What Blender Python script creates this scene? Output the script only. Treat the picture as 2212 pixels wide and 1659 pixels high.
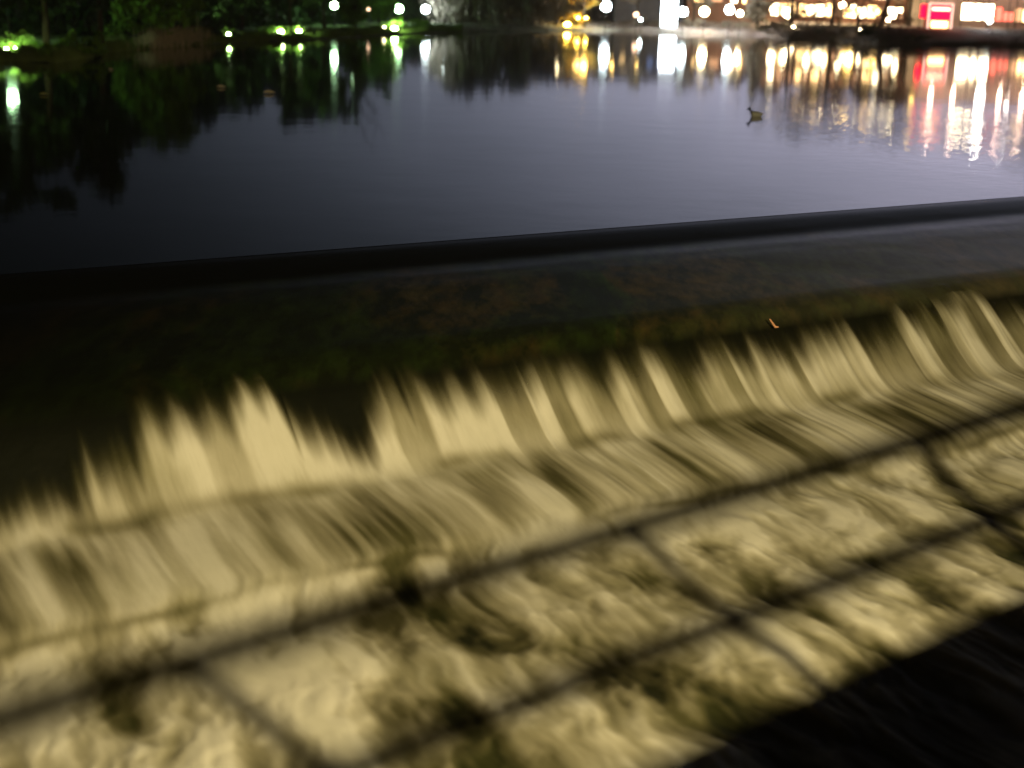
import bpy, bmesh, math, random
import numpy as np
from mathutils import Vector, Matrix

random.seed(7)
HAZE = 0.0002
rng = np.random.default_rng(7)
S = bpy.context.scene
for o in list(bpy.data.objects):
    bpy.data.objects.remove(o)

# ------------------------------------------------------------------ camera
W, H, F = 2212.0, 1659.0, 3100.0            # reference frame in px
PITCH = math.atan((H/2 + 10)/F)
ROLL = 0.03
EYE = np.array([0.0, 0.0, 5.0])
cd = bpy.data.cameras.new("camera")
cam = bpy.data.objects.new("camera", cd)
S.collection.objects.link(cam)
S.camera = cam
cd.sensor_width = 36.0
cd.lens = 36.0*F/W
cd.clip_start = 0.1
cd.clip_end = 5000
fw = np.array([0, math.cos(PITCH), -math.sin(PITCH)])
r0 = np.array([1.0, 0, 0]); u0 = np.array([0, math.sin(PITCH), math.cos(PITCH)])
cr, sr = math.cos(ROLL), math.sin(ROLL)
RT = cr*r0 + sr*u0
UP = -sr*r0 + cr*u0
cam.matrix_world = Matrix(((RT[0], UP[0], -fw[0], EYE[0]), (RT[1], UP[1], -fw[1], EYE[1]),
                           (RT[2], UP[2], -fw[2], EYE[2]), (0, 0, 0, 1)))
cd.dof.use_dof = True
cd.dof.focus_distance = 30.0
cd.dof.aperture_fstop = 0.52
cd.dof.aperture_blades = 0

# ------------------------------------------------------------------ view, world
S.view_settings.view_transform = 'Standard'
S.view_settings.look = 'None'
S.view_settings.exposure = 0.0
S.view_settings.gamma = 1.0
S.render.engine = 'CYCLES'
S.cycles.use_denoising = True
S.cycles.max_bounces = 8
S.cycles.transparent_max_bounces = 12
S.cycles.sample_clamp_indirect = 12.0
S.cycles.sample_clamp_direct = 0.0
S.cycles.caustics_reflective = False
S.cycles.caustics_refractive = False

wd = bpy.data.worlds.new("World")
S.world = wd
wd.use_nodes = True
nt = wd.node_tree
for n in list(nt.nodes): nt.nodes.remove(n)

class NB:
    """tiny node builder"""
    def __init__(s, tree): s.t = tree; s.L = tree.links
    def n(s, typ, **kw):
        nd = s.t.nodes.new(typ)
        ins = kw.pop('ins', {})
        for k, v in kw.items(): setattr(nd, k, v)
        for k, v in ins.items():
            if hasattr(v, 'is_linked') or isinstance(v, bpy.types.NodeSocket): s.L.new(v, nd.inputs[k])
            else: nd.inputs[k].default_value = v
        return nd
    def m(s, op, a, b=0.0, c=0.0, clamp=False):
        nd = s.t.nodes.new('ShaderNodeMath'); nd.operation = op; nd.use_clamp = clamp
        for i, v in enumerate((a, b, c)):
            if isinstance(v, bpy.types.NodeSocket): s.L.new(v, nd.inputs[i])
            else: nd.inputs[i].default_value = v
        return nd.outputs[0]
    def mix(s, f, a, b):
        nd = s.t.nodes.new('ShaderNodeMix'); nd.data_type = 'RGBA'
        for i, v in ((0, f), (6, a), (7, b)):
            if isinstance(v, bpy.types.NodeSocket): s.L.new(v, nd.inputs[i])
            else: nd.inputs[i].default_value = v if not isinstance(v, tuple) or len(v) == 4 else v + (1,)
        return nd.outputs[2]
    def noise(s, vec, scale, detail=3, rough=.5, dist=0):
        return s.n('ShaderNodeTexNoise', ins={'Vector': vec, 'Scale': scale, 'Detail': detail, 'Roughness': rough, 'Distortion': dist}).outputs[0]
    def ramp(s, f, stops):
        nd = s.t.nodes.new('ShaderNodeValToRGB'); s.L.new(f, nd.inputs[0])
        e = nd.color_ramp.elements
        while len(e) < len(stops): e.new(.5)
        for q, (p, c) in zip(e, stops): q.position = p; q.color = tuple(c) + (1,)
        return nd.outputs[0]

# night sky: city glow low on the right, falling off upwards and to the left
b = NB(nt)
GLOW = (math.radians(25), math.radians(1.0))
g = Vector((math.sin(GLOW[0])*math.cos(GLOW[1]), math.cos(GLOW[0])*math.cos(GLOW[1]), math.sin(GLOW[1])))
tc = b.n('ShaderNodeTexCoord')
sep = b.n('ShaderNodeSeparateXYZ', ins={0: tc.outputs['Generated']})
sky = b.n('ShaderNodeTexSky', sky_type='NISHITA', sun_disc=False)
sky.sun_elevation = math.radians(-6); sky.sun_rotation = math.radians(38)
az = b.m('ARCTAN2', sep.outputs[0], sep.outputs[1])
daz = b.m('ABSOLUTE', b.m('SUBTRACT', az, GLOW[0]))
el = b.m('ARCSINE', b.m('MAXIMUM', sep.outputs[2], 0.0))
d2 = b.m('MULTIPLY', daz, 1/math.radians(22.5))
fa = b.m('EXPONENT', b.m('MULTIPLY', b.m('MULTIPLY', d2, d2), -1.0))
e2 = b.m('MULTIPLY', el, 1/math.radians(10.5))
fe = b.m('EXPONENT', b.m('MULTIPLY', b.m('MULTIPLY', e2, e2), -1.0))
glow = b.m('MULTIPLY', fa, fe)
cl = b.noise(b.n('ShaderNodeMapping', ins={'Vector': tc.outputs['Generated'], 'Scale': (3, 3, 9)}).outputs[0], 1.6, 3)
glow = b.m('MULTIPLY', glow, b.m('MULTIPLY_ADD', cl, 0.5, 0.75))
col = b.mix(b.m('POWER', glow, 0.5, clamp=True), (0.66, 0.86, 1.14), (1.0, 0.90, 1.17))
bg1 = b.n('ShaderNodeBackground', ins={'Color': col, 'Strength': b.m('MULTIPLY', glow, 1.18)})
bg2 = b.n('ShaderNodeBackground', ins={'Color': sky.outputs[0], 'Strength': 0.05})
ad = b.n('ShaderNodeAddShader', ins={0: bg1.outputs[0], 1: bg2.outputs[0]})
b.n('ShaderNodeOutputWorld', ins={0: ad.outputs[0]})

# ------------------------------------------------------------------ helpers
def ray(x, y):
    d = fw*F + RT*(x - W/2) - UP*(y - H/2)
    return d/np.linalg.norm(d)
def hit(x, y, z=0.0):
    d = ray(x, y); t = (z - EYE[2])/d[2]
    return EYE + t*d
def horizon(x): return -10 + .03*(x - 1106)
def col_at(x, D):
    """ground position (x, y) at depth D (along Y) under the direction of column x near the horizon"""
    d = ray(x, horizon(x)); t = D/d[1]
    return EYE[0] + t*d[0], D
def h_from(ypx, x, D): return 5 - (ypx - horizon(x))*D/F

def link(o, parent=None):
    S.collection.objects.link(o)
    if parent: o.parent = parent
    return o
def obj(name, verts, faces, mat, parent=None, smooth=False):
    me = bpy.data.meshes.new(name)
    me.from_pydata([tuple(v) for v in verts], [], faces)
    if smooth: me.shade_smooth()
    me.materials.append(mat); me.update()
    return link(bpy.data.objects.new(name, me), parent)
def from_bm(name, bm, mat, parent=None, smooth=False):
    me = bpy.data.meshes.new(name); bm.to_mesh(me); bm.free()
    if smooth: me.shade_smooth()
    for m in (mat if isinstance(mat, (list, tuple)) else [mat]): me.materials.append(m)
    return link(bpy.data.objects.new(name, me), parent)
def thing(name, label, cat, loc=(0, 0, 0), rz=0, group=None):
    o = bpy.data.objects.new(name, None); link(o)
    o.empty_display_size = .3
    o.location = loc; o.rotation_euler = (0, 0, rz); o['label'] = label; o['category'] = cat
    if group: o['group'] = group
    return o
def tag(o, label=None, cat=None, group=None, kind=None):
    if label: o['label'] = label
    if cat: o['category'] = cat
    if group: o['group'] = group
    if kind: o['kind'] = kind
    return o
def box(bm, c, s, rz=0.0, bev=0.0):
    r = bmesh.ops.create_cube(bm, size=1.0)
    M = Matrix.Translation(c) @ Matrix.Rotation(rz, 4, 'Z') @ Matrix.Diagonal((s[0], s[1], s[2], 1))
    bmesh.ops.transform(bm, matrix=M, verts=r['verts'])
    if bev:
        es = list({e for v in r['verts'] for e in v.link_edges})
        bmesh.ops.bevel(bm, geom=es, offset=bev, segments=1, affect='EDGES')
def tube(bm, pts, rad, seg=8, caps=True):
    pts = [Vector(p) for p in pts]
    if not hasattr(rad, '__len__'): rad = [rad]*len(pts)
    rings = []
    for i, p in enumerate(pts):
        d = (pts[min(i+1, len(pts)-1)] - pts[max(i-1, 0)]).normalized()
        a = Vector((0, 0, 1)) if abs(d.z) < .9 else Vector((1, 0, 0))
        x = d.cross(a).normalized(); y = d.cross(x)
        rings.append([bm.verts.new(p + (x*math.cos(t) + y*math.sin(t))*rad[i]) for t in [k*2*math.pi/seg for k in range(seg)]])
    for a, c in zip(rings, rings[1:]):
        for k in range(seg): bm.faces.new((a[k], a[(k+1) % seg], c[(k+1) % seg], c[k]))
    if caps: bm.faces.new(rings[0]); bm.faces.new(rings[-1][::-1])
def ball(bm, c, r, sub=2, s=(1, 1, 1)):
    q = bmesh.ops.create_icosphere(bm, subdivisions=sub, radius=r)
    bmesh.ops.transform(bm, matrix=Matrix.Translation(c) @ Matrix.Diagonal((s[0], s[1], s[2], 1)), verts=q['verts'])

# ------------------------------------------------------------------ materials
def mat(name):
    m = bpy.data.materials.new(name); m.use_nodes = True
    t = m.node_tree
    for n in list(t.nodes): t.nodes.remove(n)
    bb = NB(t); bb.out = bb.n('ShaderNodeOutputMaterial')
    return m, bb
def pr(bb, **ins):
    names = {'col': 'Base Color', 'rough': 'Roughness', 'ior': 'IOR', 'metal': 'Metallic', 'normal': 'Normal',
             'coat': 'Coat Weight', 'coatr': 'Coat Roughness', 'spec': 'Specular IOR Level', 'em': 'Emission Color', 'es': 'Emission Strength'}
    return bb.n('ShaderNodeBsdfPrincipled', ins={names[k]: (v + (1,) if isinstance(v, tuple) and len(v) == 3 else v) for k, v in ins.items()})
def simple(name, c, rough=.6, var=.35, scale=3.0, metal=0.0, bump=0.0):
    m, bb = mat(name)
    t = bb.n('ShaderNodeTexCoord').outputs['Object']
    nz = bb.noise(t, scale, 5, .6)
    c1 = tuple(x*(1 - var) for x in c); c2 = tuple(min(1, x*(1 + var)) for x in c)
    colr = bb.ramp(nz, [(.3, c1), (.7, c2)])
    p = pr(bb, col=colr, rough=rough, metal=metal)
    if bump:
        bb.L.new(bb.n('ShaderNodeBump', ins={'Height': nz, 'Strength': bump, 'Distance': .1}).outputs[0], p.inputs['Normal'])
    bb.L.new(p.outputs[0], bb.out.inputs[0])
    return m
def emit(name, c, s):
    m, bb = mat(name)
    e = bb.n('ShaderNodeEmission', ins={'Color': c + (1,), 'Strength': s})
    bb.L.new(e.outputs[0], bb.out.inputs[0])
    return m
M = {}
M['post'] = simple('post_metal', (.05, .055, .05), .45, .2, 8, .6)
M['concrete'] = simple('concrete', (.28, .26, .23), .85, .3, 2, 0, .4)
M['rail'] = simple('rail_paint', (.05, .06, .055), .5, .25, 6)
M['bark'] = simple('bark', (.07, .05, .035), .9, .4, 3, 0, .6)
M['twig'] = simple('twig', (.09, .07, .06), .9, .3, 3)
M['leaf_dark'] = simple('leaf_dark', (.03, .06, .012), .7, .5, .6)
M['leaf_green'] = simple('leaf_green', (.15, .27, .03), .7, .5, .6)
M['leaf_grey'] = simple('leaf_grey', (.36, .31, .25), .8, .4, .6)
M['leaf_gold'] = simple('leaf_gold', (.4, .28, .05), .7, .4, .6)
M['leaf_bright'] = simple('leaf_bright', (.26, .38, .10), .7, .4, .8)
M['reed'] = simple('dry_reed', (.62, .5, .36), .8, .4, 4)
M['wall_pale'] = simple('wall_pale', (.52, .42, .36), .85, .12, 1)
M['wall_warm'] = simple('wall_warm', (.42, .22, .16), .85, .2, .6)
M['wall_grey'] = simple('wall_grey', (.26, .26, .31), .85, .2, .6)
M['roof'] = simple('roof', (.06, .05, .05), .8, .3, 1)
M['frame'] = simple('window_frame', (.05, .045, .04), .6, .2, 4)
LIGHTS = {
    'green': emit('globe_green_white', (.55, 1.0, .50), 80),
    'cool': emit('globe_cool_white', (.82, .97, 1.0), 75),
    'warm': emit('globe_warm_white', (1.0, .80, .45), 65),
    'gold': emit('globe_gold', (1.0, .62, .15), 26),
    'dimwarm': emit('globe_dim_warm', (1.0, .62, .38), 6),
    'white': emit('sign_white', (.86, .94, 1.0), 22),
    'red': emit('sign_red', (1.0, .002, .022), 6.0),
    'pinkframe': emit('sign_frame', (1.0, .60, .46), 2.2),
    'flood': emit('flood_white', (1.0, .93, .85), 75),
    'uplight': emit('uplight_green', (.62, 1.0, .34), 260),
    'goldup': emit('uplight_gold', (1.0, .66, .08), 110),
}
WIN = [emit('window_warm', (1.0, .62, .24), 9), emit('window_white', (1.0, .80, .48), 20),
       emit('window_dim', (1.0, .50, .24), 1.6), emit('window_red', (1.0, .16, .10), 3.2), emit('window_blue', (.35, .45, .8), .45)]

# ------------------------------------------------------------------ noise in numpy
_tab = rng.random((256, 256))
def vn(x, y, seed=0):
    x = np.asarray(x, float) + seed*17.31; y = np.asarray(y, float) + seed*9.17
    xi = np.floor(x).astype(int); yi = np.floor(y).astype(int)
    fx = x - xi; fy = y - yi
    fx = fx*fx*fx*(fx*(fx*6 - 15) + 10); fy = fy*fy*fy*(fy*(fy*6 - 15) + 10)
    g_ = lambda a, c: _tab[a & 255, c & 255]
    return (g_(xi, yi)*(1-fx)*(1-fy) + g_(xi+1, yi)*fx*(1-fy) + g_(xi, yi+1)*(1-fx)*fy + g_(xi+1, yi+1)*fx*fy)
def fbm(x, y, seed=0, o=4, gain=.5):
    s = 0; a = 1; n = 0
    for k in range(o):
        s = s + a*vn(x*2**k, y*2**k, seed + k*3); n += a; a *= gain
    return s/n
def afbm(x, y, seed=0, o=4, gain=.5, lv=1.35):
    s = 0; a = 1; n = 0
    for k in range(o):
        s = s + a*vn(x*2**k, y*lv**k, seed + k*3); n += a; a *= gain
    return s/n
def sst(a, c, x):
    t = np.clip((x - a)/(c - a), 0, 1); return t*t*(3 - 2*t)

# ------------------------------------------------------------------ weir frame: u along the crest, v downstream (towards the eye)
WA = math.radians(33.5)
ud = np.array([math.cos(WA), math.sin(WA)]); vd = np.array([math.sin(WA), -math.cos(WA)])
V_CREST, V_BREAK, V_FOOT, V_STEP = -25.6, -19.1, -17.55, -15.45
PV = np.array([-40, -25.6, -25.2, -24.7, -24.1, -23.7, -23.3, -22.6, -21, -19.6, -19.1, -18.8, -17.9, -17.55, -17.2, -16.4, -15.9, -15.5, -15.35, -15.0, -12, -9, -4, 4, 40])
PZ = np.array([0., 0., -.02, -.09, -.19, -.205, -.207, -.24, -.35, -.44, -.52, -.72, -1.66, -1.92, -1.98, -2.08, -2.16, -2.25, -2.31, -2.42, -2.5, -2.55, -2.6, -2.6, -2.6])
def prof(v):
    s = 0
    for d in (-.16, -.08, 0, .08, .16): s = s + np.interp(np.asarray(v) + d, PV, PZ)
    return s/5
def to_world(u, v): return u*ud[0] + v*vd[0], u*ud[1] + v*vd[1]
def on_profile(px, py):
    d = ray(px, py)
    t = np.linspace(5, 90, 6000)
    P = EYE[None, :] + t[:, None]*d[None, :]
    vv = P[:, 0]*vd[0] + P[:, 1]*vd[1]
    k = np.argmax(P[:, 2] < prof(vv))
    return P[k, 0]*ud[0] + P[k, 1]*ud[1], vv[k]

# upper edge of the white water, read off the photograph and laid on the weir face
edge = []
for zx, zy in [(0,1000),(60,940),(90,890),(130,930),(200,965),(240,910),(270,960),(370,955),(350,740),(400,795),(440,785),(490,740),(560,765),(545,605),(620,590),(700,580),(880,565),(950,570),(1000,520),(1010,465),(1100,520),(1125,465),(1220,560),(1250,650),(1400,682),(1550,690),(1700,695),(1790,675),(1670,440),(1700,430),(1840,462),(1870,440),(1900,440),(2070,520),(2180,570),(2130,450)]:
    edge.append((zx*.5, 584 + zy*.5))
for zx, zy in [(60,515),(5,390),(40,400),(130,420),(200,450),(300,520),(330,400),(390,420),(420,370),(460,420),(490,370),(540,380),(570,370),(640,400),(690,450),(660,370),(740,430),(870,490),(940,540),(860,360),(900,350),(960,440),(1060,500),(1040,400),(1100,470),(1170,480),(1180,380),(1260,440),(1380,440),(1250,300),(1300,300),(1390,400),(1500,470),(1450,330),(1570,400),(1380,210),(1480,250),(1560,290),(1600,270),(1640,270),(1620,200),(1650,165),(1700,150),(1740,120),(1780,110),(1810,150),(1830,110),(1890,90),(1950,70),(1990,75),(2060,140),(2160,160),(2300,140)]:
    edge.append((1106 + zx*.5, 584 + zy*.5))
ep = []
for x, y in edge:
    q = on_profile(x, y)
    ep.append((q[0], min(q[1], -18.72 if x > 840 else -18.2)))
ep.sort()
EU = np.array([p[0] for p in ep]); EV = np.array([p[1] for p in ep])

def water_grid():
    us = np.concatenate([np.arange(-24, -2, .2), np.arange(-2, 32, .034), np.arange(32, 60, .2)])
    vs = np.concatenate([[-25.76, -25.7, -25.64], np.arange(-25.58, -20, .08), np.arange(-20, -9.2, .034), np.arange(-9.2, 3, .3)])
    U, V = np.meshgrid(us, vs, indexing='ij')
    fall = sst(V_BREAK, V_BREAK + .5, V)*(1 - sst(V_FOOT - .2, V_FOOT + .5, V))
    apron = sst(V_FOOT - .2, V_FOOT + .4, V)*(1 - sst(V_STEP - .3, V_STEP + .3, V))
    pool = sst(V_STEP - .3, V_STEP + .4, V)
    # flow bends a little to one side, more so in the pool
    dv = np.maximum(V - V_FOOT, 0)
    wob = (fbm(U*.35, V*.5, 5, 3) - .5)
    Ub = U + wob*(.15 + .9*pool) + .10*dv*pool
    # start of the white water
    ve = np.interp(U, EU, EV)
    ve = np.where(U < EU[0], np.maximum(ve, -18.6 + 1.0*(fbm(U*1.2, 0*U, 3) - .4)), ve)
    ve = np.where(U > EU[-1], -19.2 + 1.3*(fbm(U*1.5, 0*U, 4) - .5), ve)
    fr = (vn(U*4.5, V*.5, 31) - .5)*.30 + (vn(U*14, V*.8, 32) - .5)*.10
    start = sst(-.2, .7, V - ve + fr)
    # streaks
    s1 = afbm(Ub*1.9, V*.34, 11, 4, .5)
    s2 = vn(Ub*8.0, V*.55, 12); s3 = vn(Ub*17.0, V*1.0, 13)
    streak = .80*s1 + .14*s2 + .06*s3
    wallf = np.clip(.93 + (streak - .5)*1.1 + (fbm(U*.9, V*.9, 15, 3) - .5)*.75, 0, 1)
    # strands of bare wall between the falling sheets, more of them on the right
    bare = sst(.56, .72, vn(Ub*3.2, V*.28, 41))*(.28 + .22*sst(8, 14, U))
    wallf = wallf*(1 - bare*(1 - sst(V_FOOT - .6, V_FOOT, V)*.4))
    apf = np.clip(.66 + (afbm(Ub*1.9, V*.45, 14, 4, .65) - .5)*1.65 + (s3 - .5)*.07 + (fbm(U*.45, V*.6, 9, 2) - .5)*.75, 0.10, 1)
    # billows of the plunge pool
    wx = U + .12*dv + .5*(fbm(U*.8, V*.8, 21, 3) - .5); wy = V + .8*(fbm(U*.8, V*.8, 22, 3) - .5)
    b1 = afbm(wx*1.5, wy*.50, 23, 4, .5, 1.7)
    b2 = 1 - np.abs(2*afbm(wx*2.2 + 3, wy*.6, 24, 4, .5, 1.6) - 1)
    b3 = vn(wx*9 + wy*2, wy*2.2, 25)
    big = fbm(U*.33, V*.42, 26, 2)
    cl_ = fbm(wx*3.4 + .8*wy, wy*2.0, 27, 3)
    near = sst(-14.5, -9.5, V)
    pf = np.clip(.73 + (b1 - .5)*1.55 + (b2 - .6)*.15 + (b3 - .5)*.18 + (cl_ - .5)*.65 + (big - .5)*.6 - .42*near + .08, 0.02, 1)
    f = start*(fall*wallf + (1 - fall)*(1 - pool)*apf + pool*pf)
    slab = 1 - sst(V_BREAK - .05, V_BREAK + .25, V)
    f = np.where(V < V_BREAK + .1, start*wallf*(1 - .25*slab), f)
    # dark seam where the sheet lands and where it leaves the apron
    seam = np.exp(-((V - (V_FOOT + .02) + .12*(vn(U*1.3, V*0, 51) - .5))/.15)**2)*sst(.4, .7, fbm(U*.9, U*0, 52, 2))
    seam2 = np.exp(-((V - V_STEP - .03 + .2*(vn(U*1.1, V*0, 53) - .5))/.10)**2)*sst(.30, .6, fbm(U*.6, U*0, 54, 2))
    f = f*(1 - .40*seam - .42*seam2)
    # relief
    rel = fall*(.055*(s1 - .5) + .022*(s2 - .5) + .008*(s3 - .5))*1.6
    rel += apron*(.07*(s1 - .5) + .018*(s2 - .5) + .006*(s3 - .5))*1.5
    rel += pool*(.20*(b1 - .5) + .02*(b2 - .6) + .015*(b3 - .5) + .20*(big - .5) + .02*(cl_ - .5))
    Z = prof(V) + .05*start + rel*start + .034*sst(-25.5, -24.0, V) - .003*(V < -25.45)
    Z += .012*(fbm(U*.5, V*.8, 61, 3) - .5)*(1 - start)*sst(-25.3, -24.4, V)
    X, Y = to_world(U, V)
    return us, vs, X, Y, Z, f, start

def grid_mesh(name, X, Y, Z, material, attrs=None):
    nu, nv = X.shape
    co = np.stack([X, Y, Z], -1).reshape(-1, 3).astype(np.float32)
    i = np.arange(nu*nv).reshape(nu, nv)
    q = np.stack([i[:-1, :-1], i[:-1, 1:], i[1:, 1:], i[1:, :-1]], -1).reshape(-1, 4)
    me = bpy.data.meshes.new(name)
    me.vertices.add(len(co)); me.vertices.foreach_set('co', co.ravel())
    me.loops.add(q.size); me.loops.foreach_set('vertex_index', q.ravel().astype(np.int32))
    me.polygons.add(len(q))
    me.polygons.foreach_set('loop_start', np.arange(0, q.size, 4, dtype=np.int32))
    me.polygons.foreach_set('loop_total', np.full(len(q), 4, dtype=np.int32))
    me.update(calc_edges=True); me.validate()
    me.shade_smooth()
    for k, a in (attrs or {}).items():
        at = me.attributes.new(k, 'FLOAT', 'POINT'); at.data.foreach_set('value', a.ravel().astype(np.float32))
    me.materials.append(material)
    o = link(bpy.data.objects.new(name, me))
    # make normals point up
    if me.polygons[0].normal.z < 0: me.flip_normals()
    return o

# water materials
m, bb = mat('cascade_water')
fo = bb.n('ShaderNodeAttribute', attribute_name='foam').outputs['Fac']
st = bb.n('ShaderNodeAttribute', attribute_name='cover').outputs['Fac']
oc = bb.n('ShaderNodeTexCoord').outputs['Object']
rot = bb.n('ShaderNodeMapping', ins={'Vector': oc, 'Rotation': (0, 0, -WA)}).outputs[0]
flow = bb.n('ShaderNodeMapping', ins={'Vector': rot, 'Scale': (1.0, .16, .16)}).outputs[0]
fine = bb.noise(flow, 26.0, 3, .6)
ff = bb.m('MULTIPLY_ADD', bb.m('SUBTRACT', fine, .5), .14, fo, clamp=True)
tint = bb.noise(oc, .9, 3)
c1 = bb.ramp(ff, [(0, (.012, .014, .005)), (.25, (.10, .09, .045)), (.55, (.33, .30, .21)), (.80, (.58, .54, .44)), (1, (.82, .78, .70))])
c2 = bb.mix(bb.m('MULTIPLY', bb.m('SUBTRACT', tint, .42, clamp=True), 1.6, clamp=True), c1, (.20, .22, .05))
c3 = bb.mix(.78, c2, c1)
bump = bb.n('ShaderNodeBump', ins={'Height': ff, 'Strength': .35, 'Distance': .05}).outputs[0]
pf_ = pr(bb, col=c3, rough=.7, normal=bump, ior=1.33, spec=.18)
geo = bb.n('ShaderNodeNewGeometry')
dt = bb.n('ShaderNodeVectorMath', operation='DOT_PRODUCT', ins={0: geo.outputs['Normal'], 1: geo.outputs['Incoming']}).outputs['Value']
fres = bb.m('MULTIPLY_ADD', bb.m('POWER', bb.m('SUBTRACT', 1.0, bb.m('ABSOLUTE', dt)), 5.0), .98, .02, clamp=True)   # same from both sides
gl = bb.n('ShaderNodeBsdfGlossy', ins={'Color': (.42, .42, .42, 1), 'Roughness': .2})
tr = bb.n('ShaderNodeBsdfTransparent', ins={'Color': (.93, .94, .86, 1)})
clear = bb.n('ShaderNodeMixShader', ins={0: fres, 1: tr.outputs[0], 2: gl.outputs[0]})
mx = bb.n('ShaderNodeMixShader', ins={0: st, 1: clear.outputs[0], 2: pf_.outputs[0]})
bb.L.new(mx.outputs[0], bb.out.inputs[0])
M['cascade'] = m

m, bb = mat('pond_water')
oc = bb.n('ShaderNodeTexCoord').outputs['Object']
sx = bb.n('ShaderNodeSeparateXYZ', ins={0: oc})
RIP = hit(2110, 285)
dx = bb.m('DIVIDE', bb.m('SUBTRACT', sx.outputs[0], RIP[0]), 8.0); dy = bb.m('DIVIDE', bb.m('SUBTRACT', sx.outputs[1], RIP[1]), 17.0)
rp = bb.m('EXPONENT', bb.m('MULTIPLY', bb.m('ADD', bb.m('MULTIPLY', dx, dx), bb.m('MULTIPLY', dy, dy)), -1.3))
w1 = bb.noise(bb.n('ShaderNodeMapping', ins={'Vector': oc, 'Rotation': (0, 0, .35), 'Scale': (1, 1.5, 1)}).outputs[0], 1.6, 2)
w2 = bb.noise(oc, .35, 3)
w3 = bb.noise(bb.n('ShaderNodeMapping', ins={'Vector': oc, 'Scale': (1.6, .5, 1)}).outputs[0], .8, 2)
hgt = bb.m('ADD', bb.m('MULTIPLY', bb.m('MULTIPLY', w1, rp), .030), bb.m('ADD', bb.m('MULTIPLY', w2, .006), bb.m('MULTIPLY', w3, .0012)))
bump = bb.n('ShaderNodeBump', ins={'Height': hgt, 'Strength': 1.0, 'Distance': 1.0}).outputs[0]
p = pr(bb, col=(.004, .006, .004), rough=.052, ior=1.333, normal=bump)
bb.L.new(p.outputs[0], bb.out.inputs[0])
M['pond'] = m

m, bb = mat('mossy_weir_concrete')
oc = bb.n('ShaderNodeTexCoord').outputs['Object']
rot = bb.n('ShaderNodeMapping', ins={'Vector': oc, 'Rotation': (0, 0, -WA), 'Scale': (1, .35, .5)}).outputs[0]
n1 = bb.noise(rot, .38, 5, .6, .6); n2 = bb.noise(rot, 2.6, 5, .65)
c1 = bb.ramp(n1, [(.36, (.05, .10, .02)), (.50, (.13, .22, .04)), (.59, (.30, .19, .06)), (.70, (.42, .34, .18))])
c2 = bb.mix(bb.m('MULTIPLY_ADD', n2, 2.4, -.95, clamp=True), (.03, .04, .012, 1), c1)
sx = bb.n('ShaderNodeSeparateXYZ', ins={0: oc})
c2 = bb.mix(bb.m('MULTIPLY', bb.m('MULTIPLY_ADD', sx.outputs[0], .06, -.1, clamp=True), bb.m('MULTIPLY_ADD', n2, .9, .25)), c2, (.50, .44, .36, 1))   # paler to the right: hazy veil painted into the concrete colour
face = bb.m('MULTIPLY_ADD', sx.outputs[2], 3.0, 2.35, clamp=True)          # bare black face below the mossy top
left = bb.m('MULTIPLY_ADD', sx.outputs[0], .075, .62, clamp=True)          # dimming towards the left end, painted into the moss colour
lip = bb.m('MULTIPLY', bb.m('SUBTRACT', -.20, sx.outputs[2]), 14.0, clamp=True)      # colour fades to near black on the steep upstream lip
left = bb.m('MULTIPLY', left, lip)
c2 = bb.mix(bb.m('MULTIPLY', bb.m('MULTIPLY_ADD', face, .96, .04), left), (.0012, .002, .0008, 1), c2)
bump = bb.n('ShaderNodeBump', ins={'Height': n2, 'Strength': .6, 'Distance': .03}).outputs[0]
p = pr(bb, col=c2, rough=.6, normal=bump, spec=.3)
bb.L.new(p.outputs[0], bb.out.inputs[0])
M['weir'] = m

# ------------------------------------------------------------------ water and weir
us, vs, X, Y, Z, FO, ST = water_grid()
cw = grid_mesh('cascade_water', X, Y, Z, M['cascade'], {'foam': FO, 'cover': ST})
tag(cw, 'white water streaming over the weir into the foaming plunge pool', None, None, 'structure')

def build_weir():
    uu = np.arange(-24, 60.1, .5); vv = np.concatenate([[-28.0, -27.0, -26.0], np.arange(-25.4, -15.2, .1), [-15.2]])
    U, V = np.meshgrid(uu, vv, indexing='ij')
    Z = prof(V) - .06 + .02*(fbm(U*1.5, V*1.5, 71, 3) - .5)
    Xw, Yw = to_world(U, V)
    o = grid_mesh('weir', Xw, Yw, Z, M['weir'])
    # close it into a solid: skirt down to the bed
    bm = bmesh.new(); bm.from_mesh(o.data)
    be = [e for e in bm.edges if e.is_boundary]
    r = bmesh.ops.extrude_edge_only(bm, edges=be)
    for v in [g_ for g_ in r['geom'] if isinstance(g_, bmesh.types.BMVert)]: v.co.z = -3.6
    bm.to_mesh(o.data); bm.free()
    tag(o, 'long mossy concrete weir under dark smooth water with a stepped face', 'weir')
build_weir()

# pond: one sheet from the crest to beyond the far shore
cl0 = to_world(-26, -25.66); cl1 = to_world(62, -25.66)
pond = obj('pond', [(cl0[0], cl0[1], .002), (cl1[0], cl1[1], .002), (420, 420, .002), (420, 600, .002), (-420, 600, .002), (-420, -60, .002)],
           [(0, 1, 2, 3, 4, 5)], M['pond'])
tag(pond, 'calm dark pond reflecting the night sky and shore lights', None, None, 'structure')
M['bed'] = simple('river_bed', (.03, .028, .018), .9, .4, 1)
bed = obj('river_bed', [(-200, -120, -3.7), (200, -120, -3.7), (200, 60, -3.7), (-200, 60, -3.7)], [(0, 1, 2, 3)], M['bed'])
tag(bed, None, None, None, 'structure')

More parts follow.
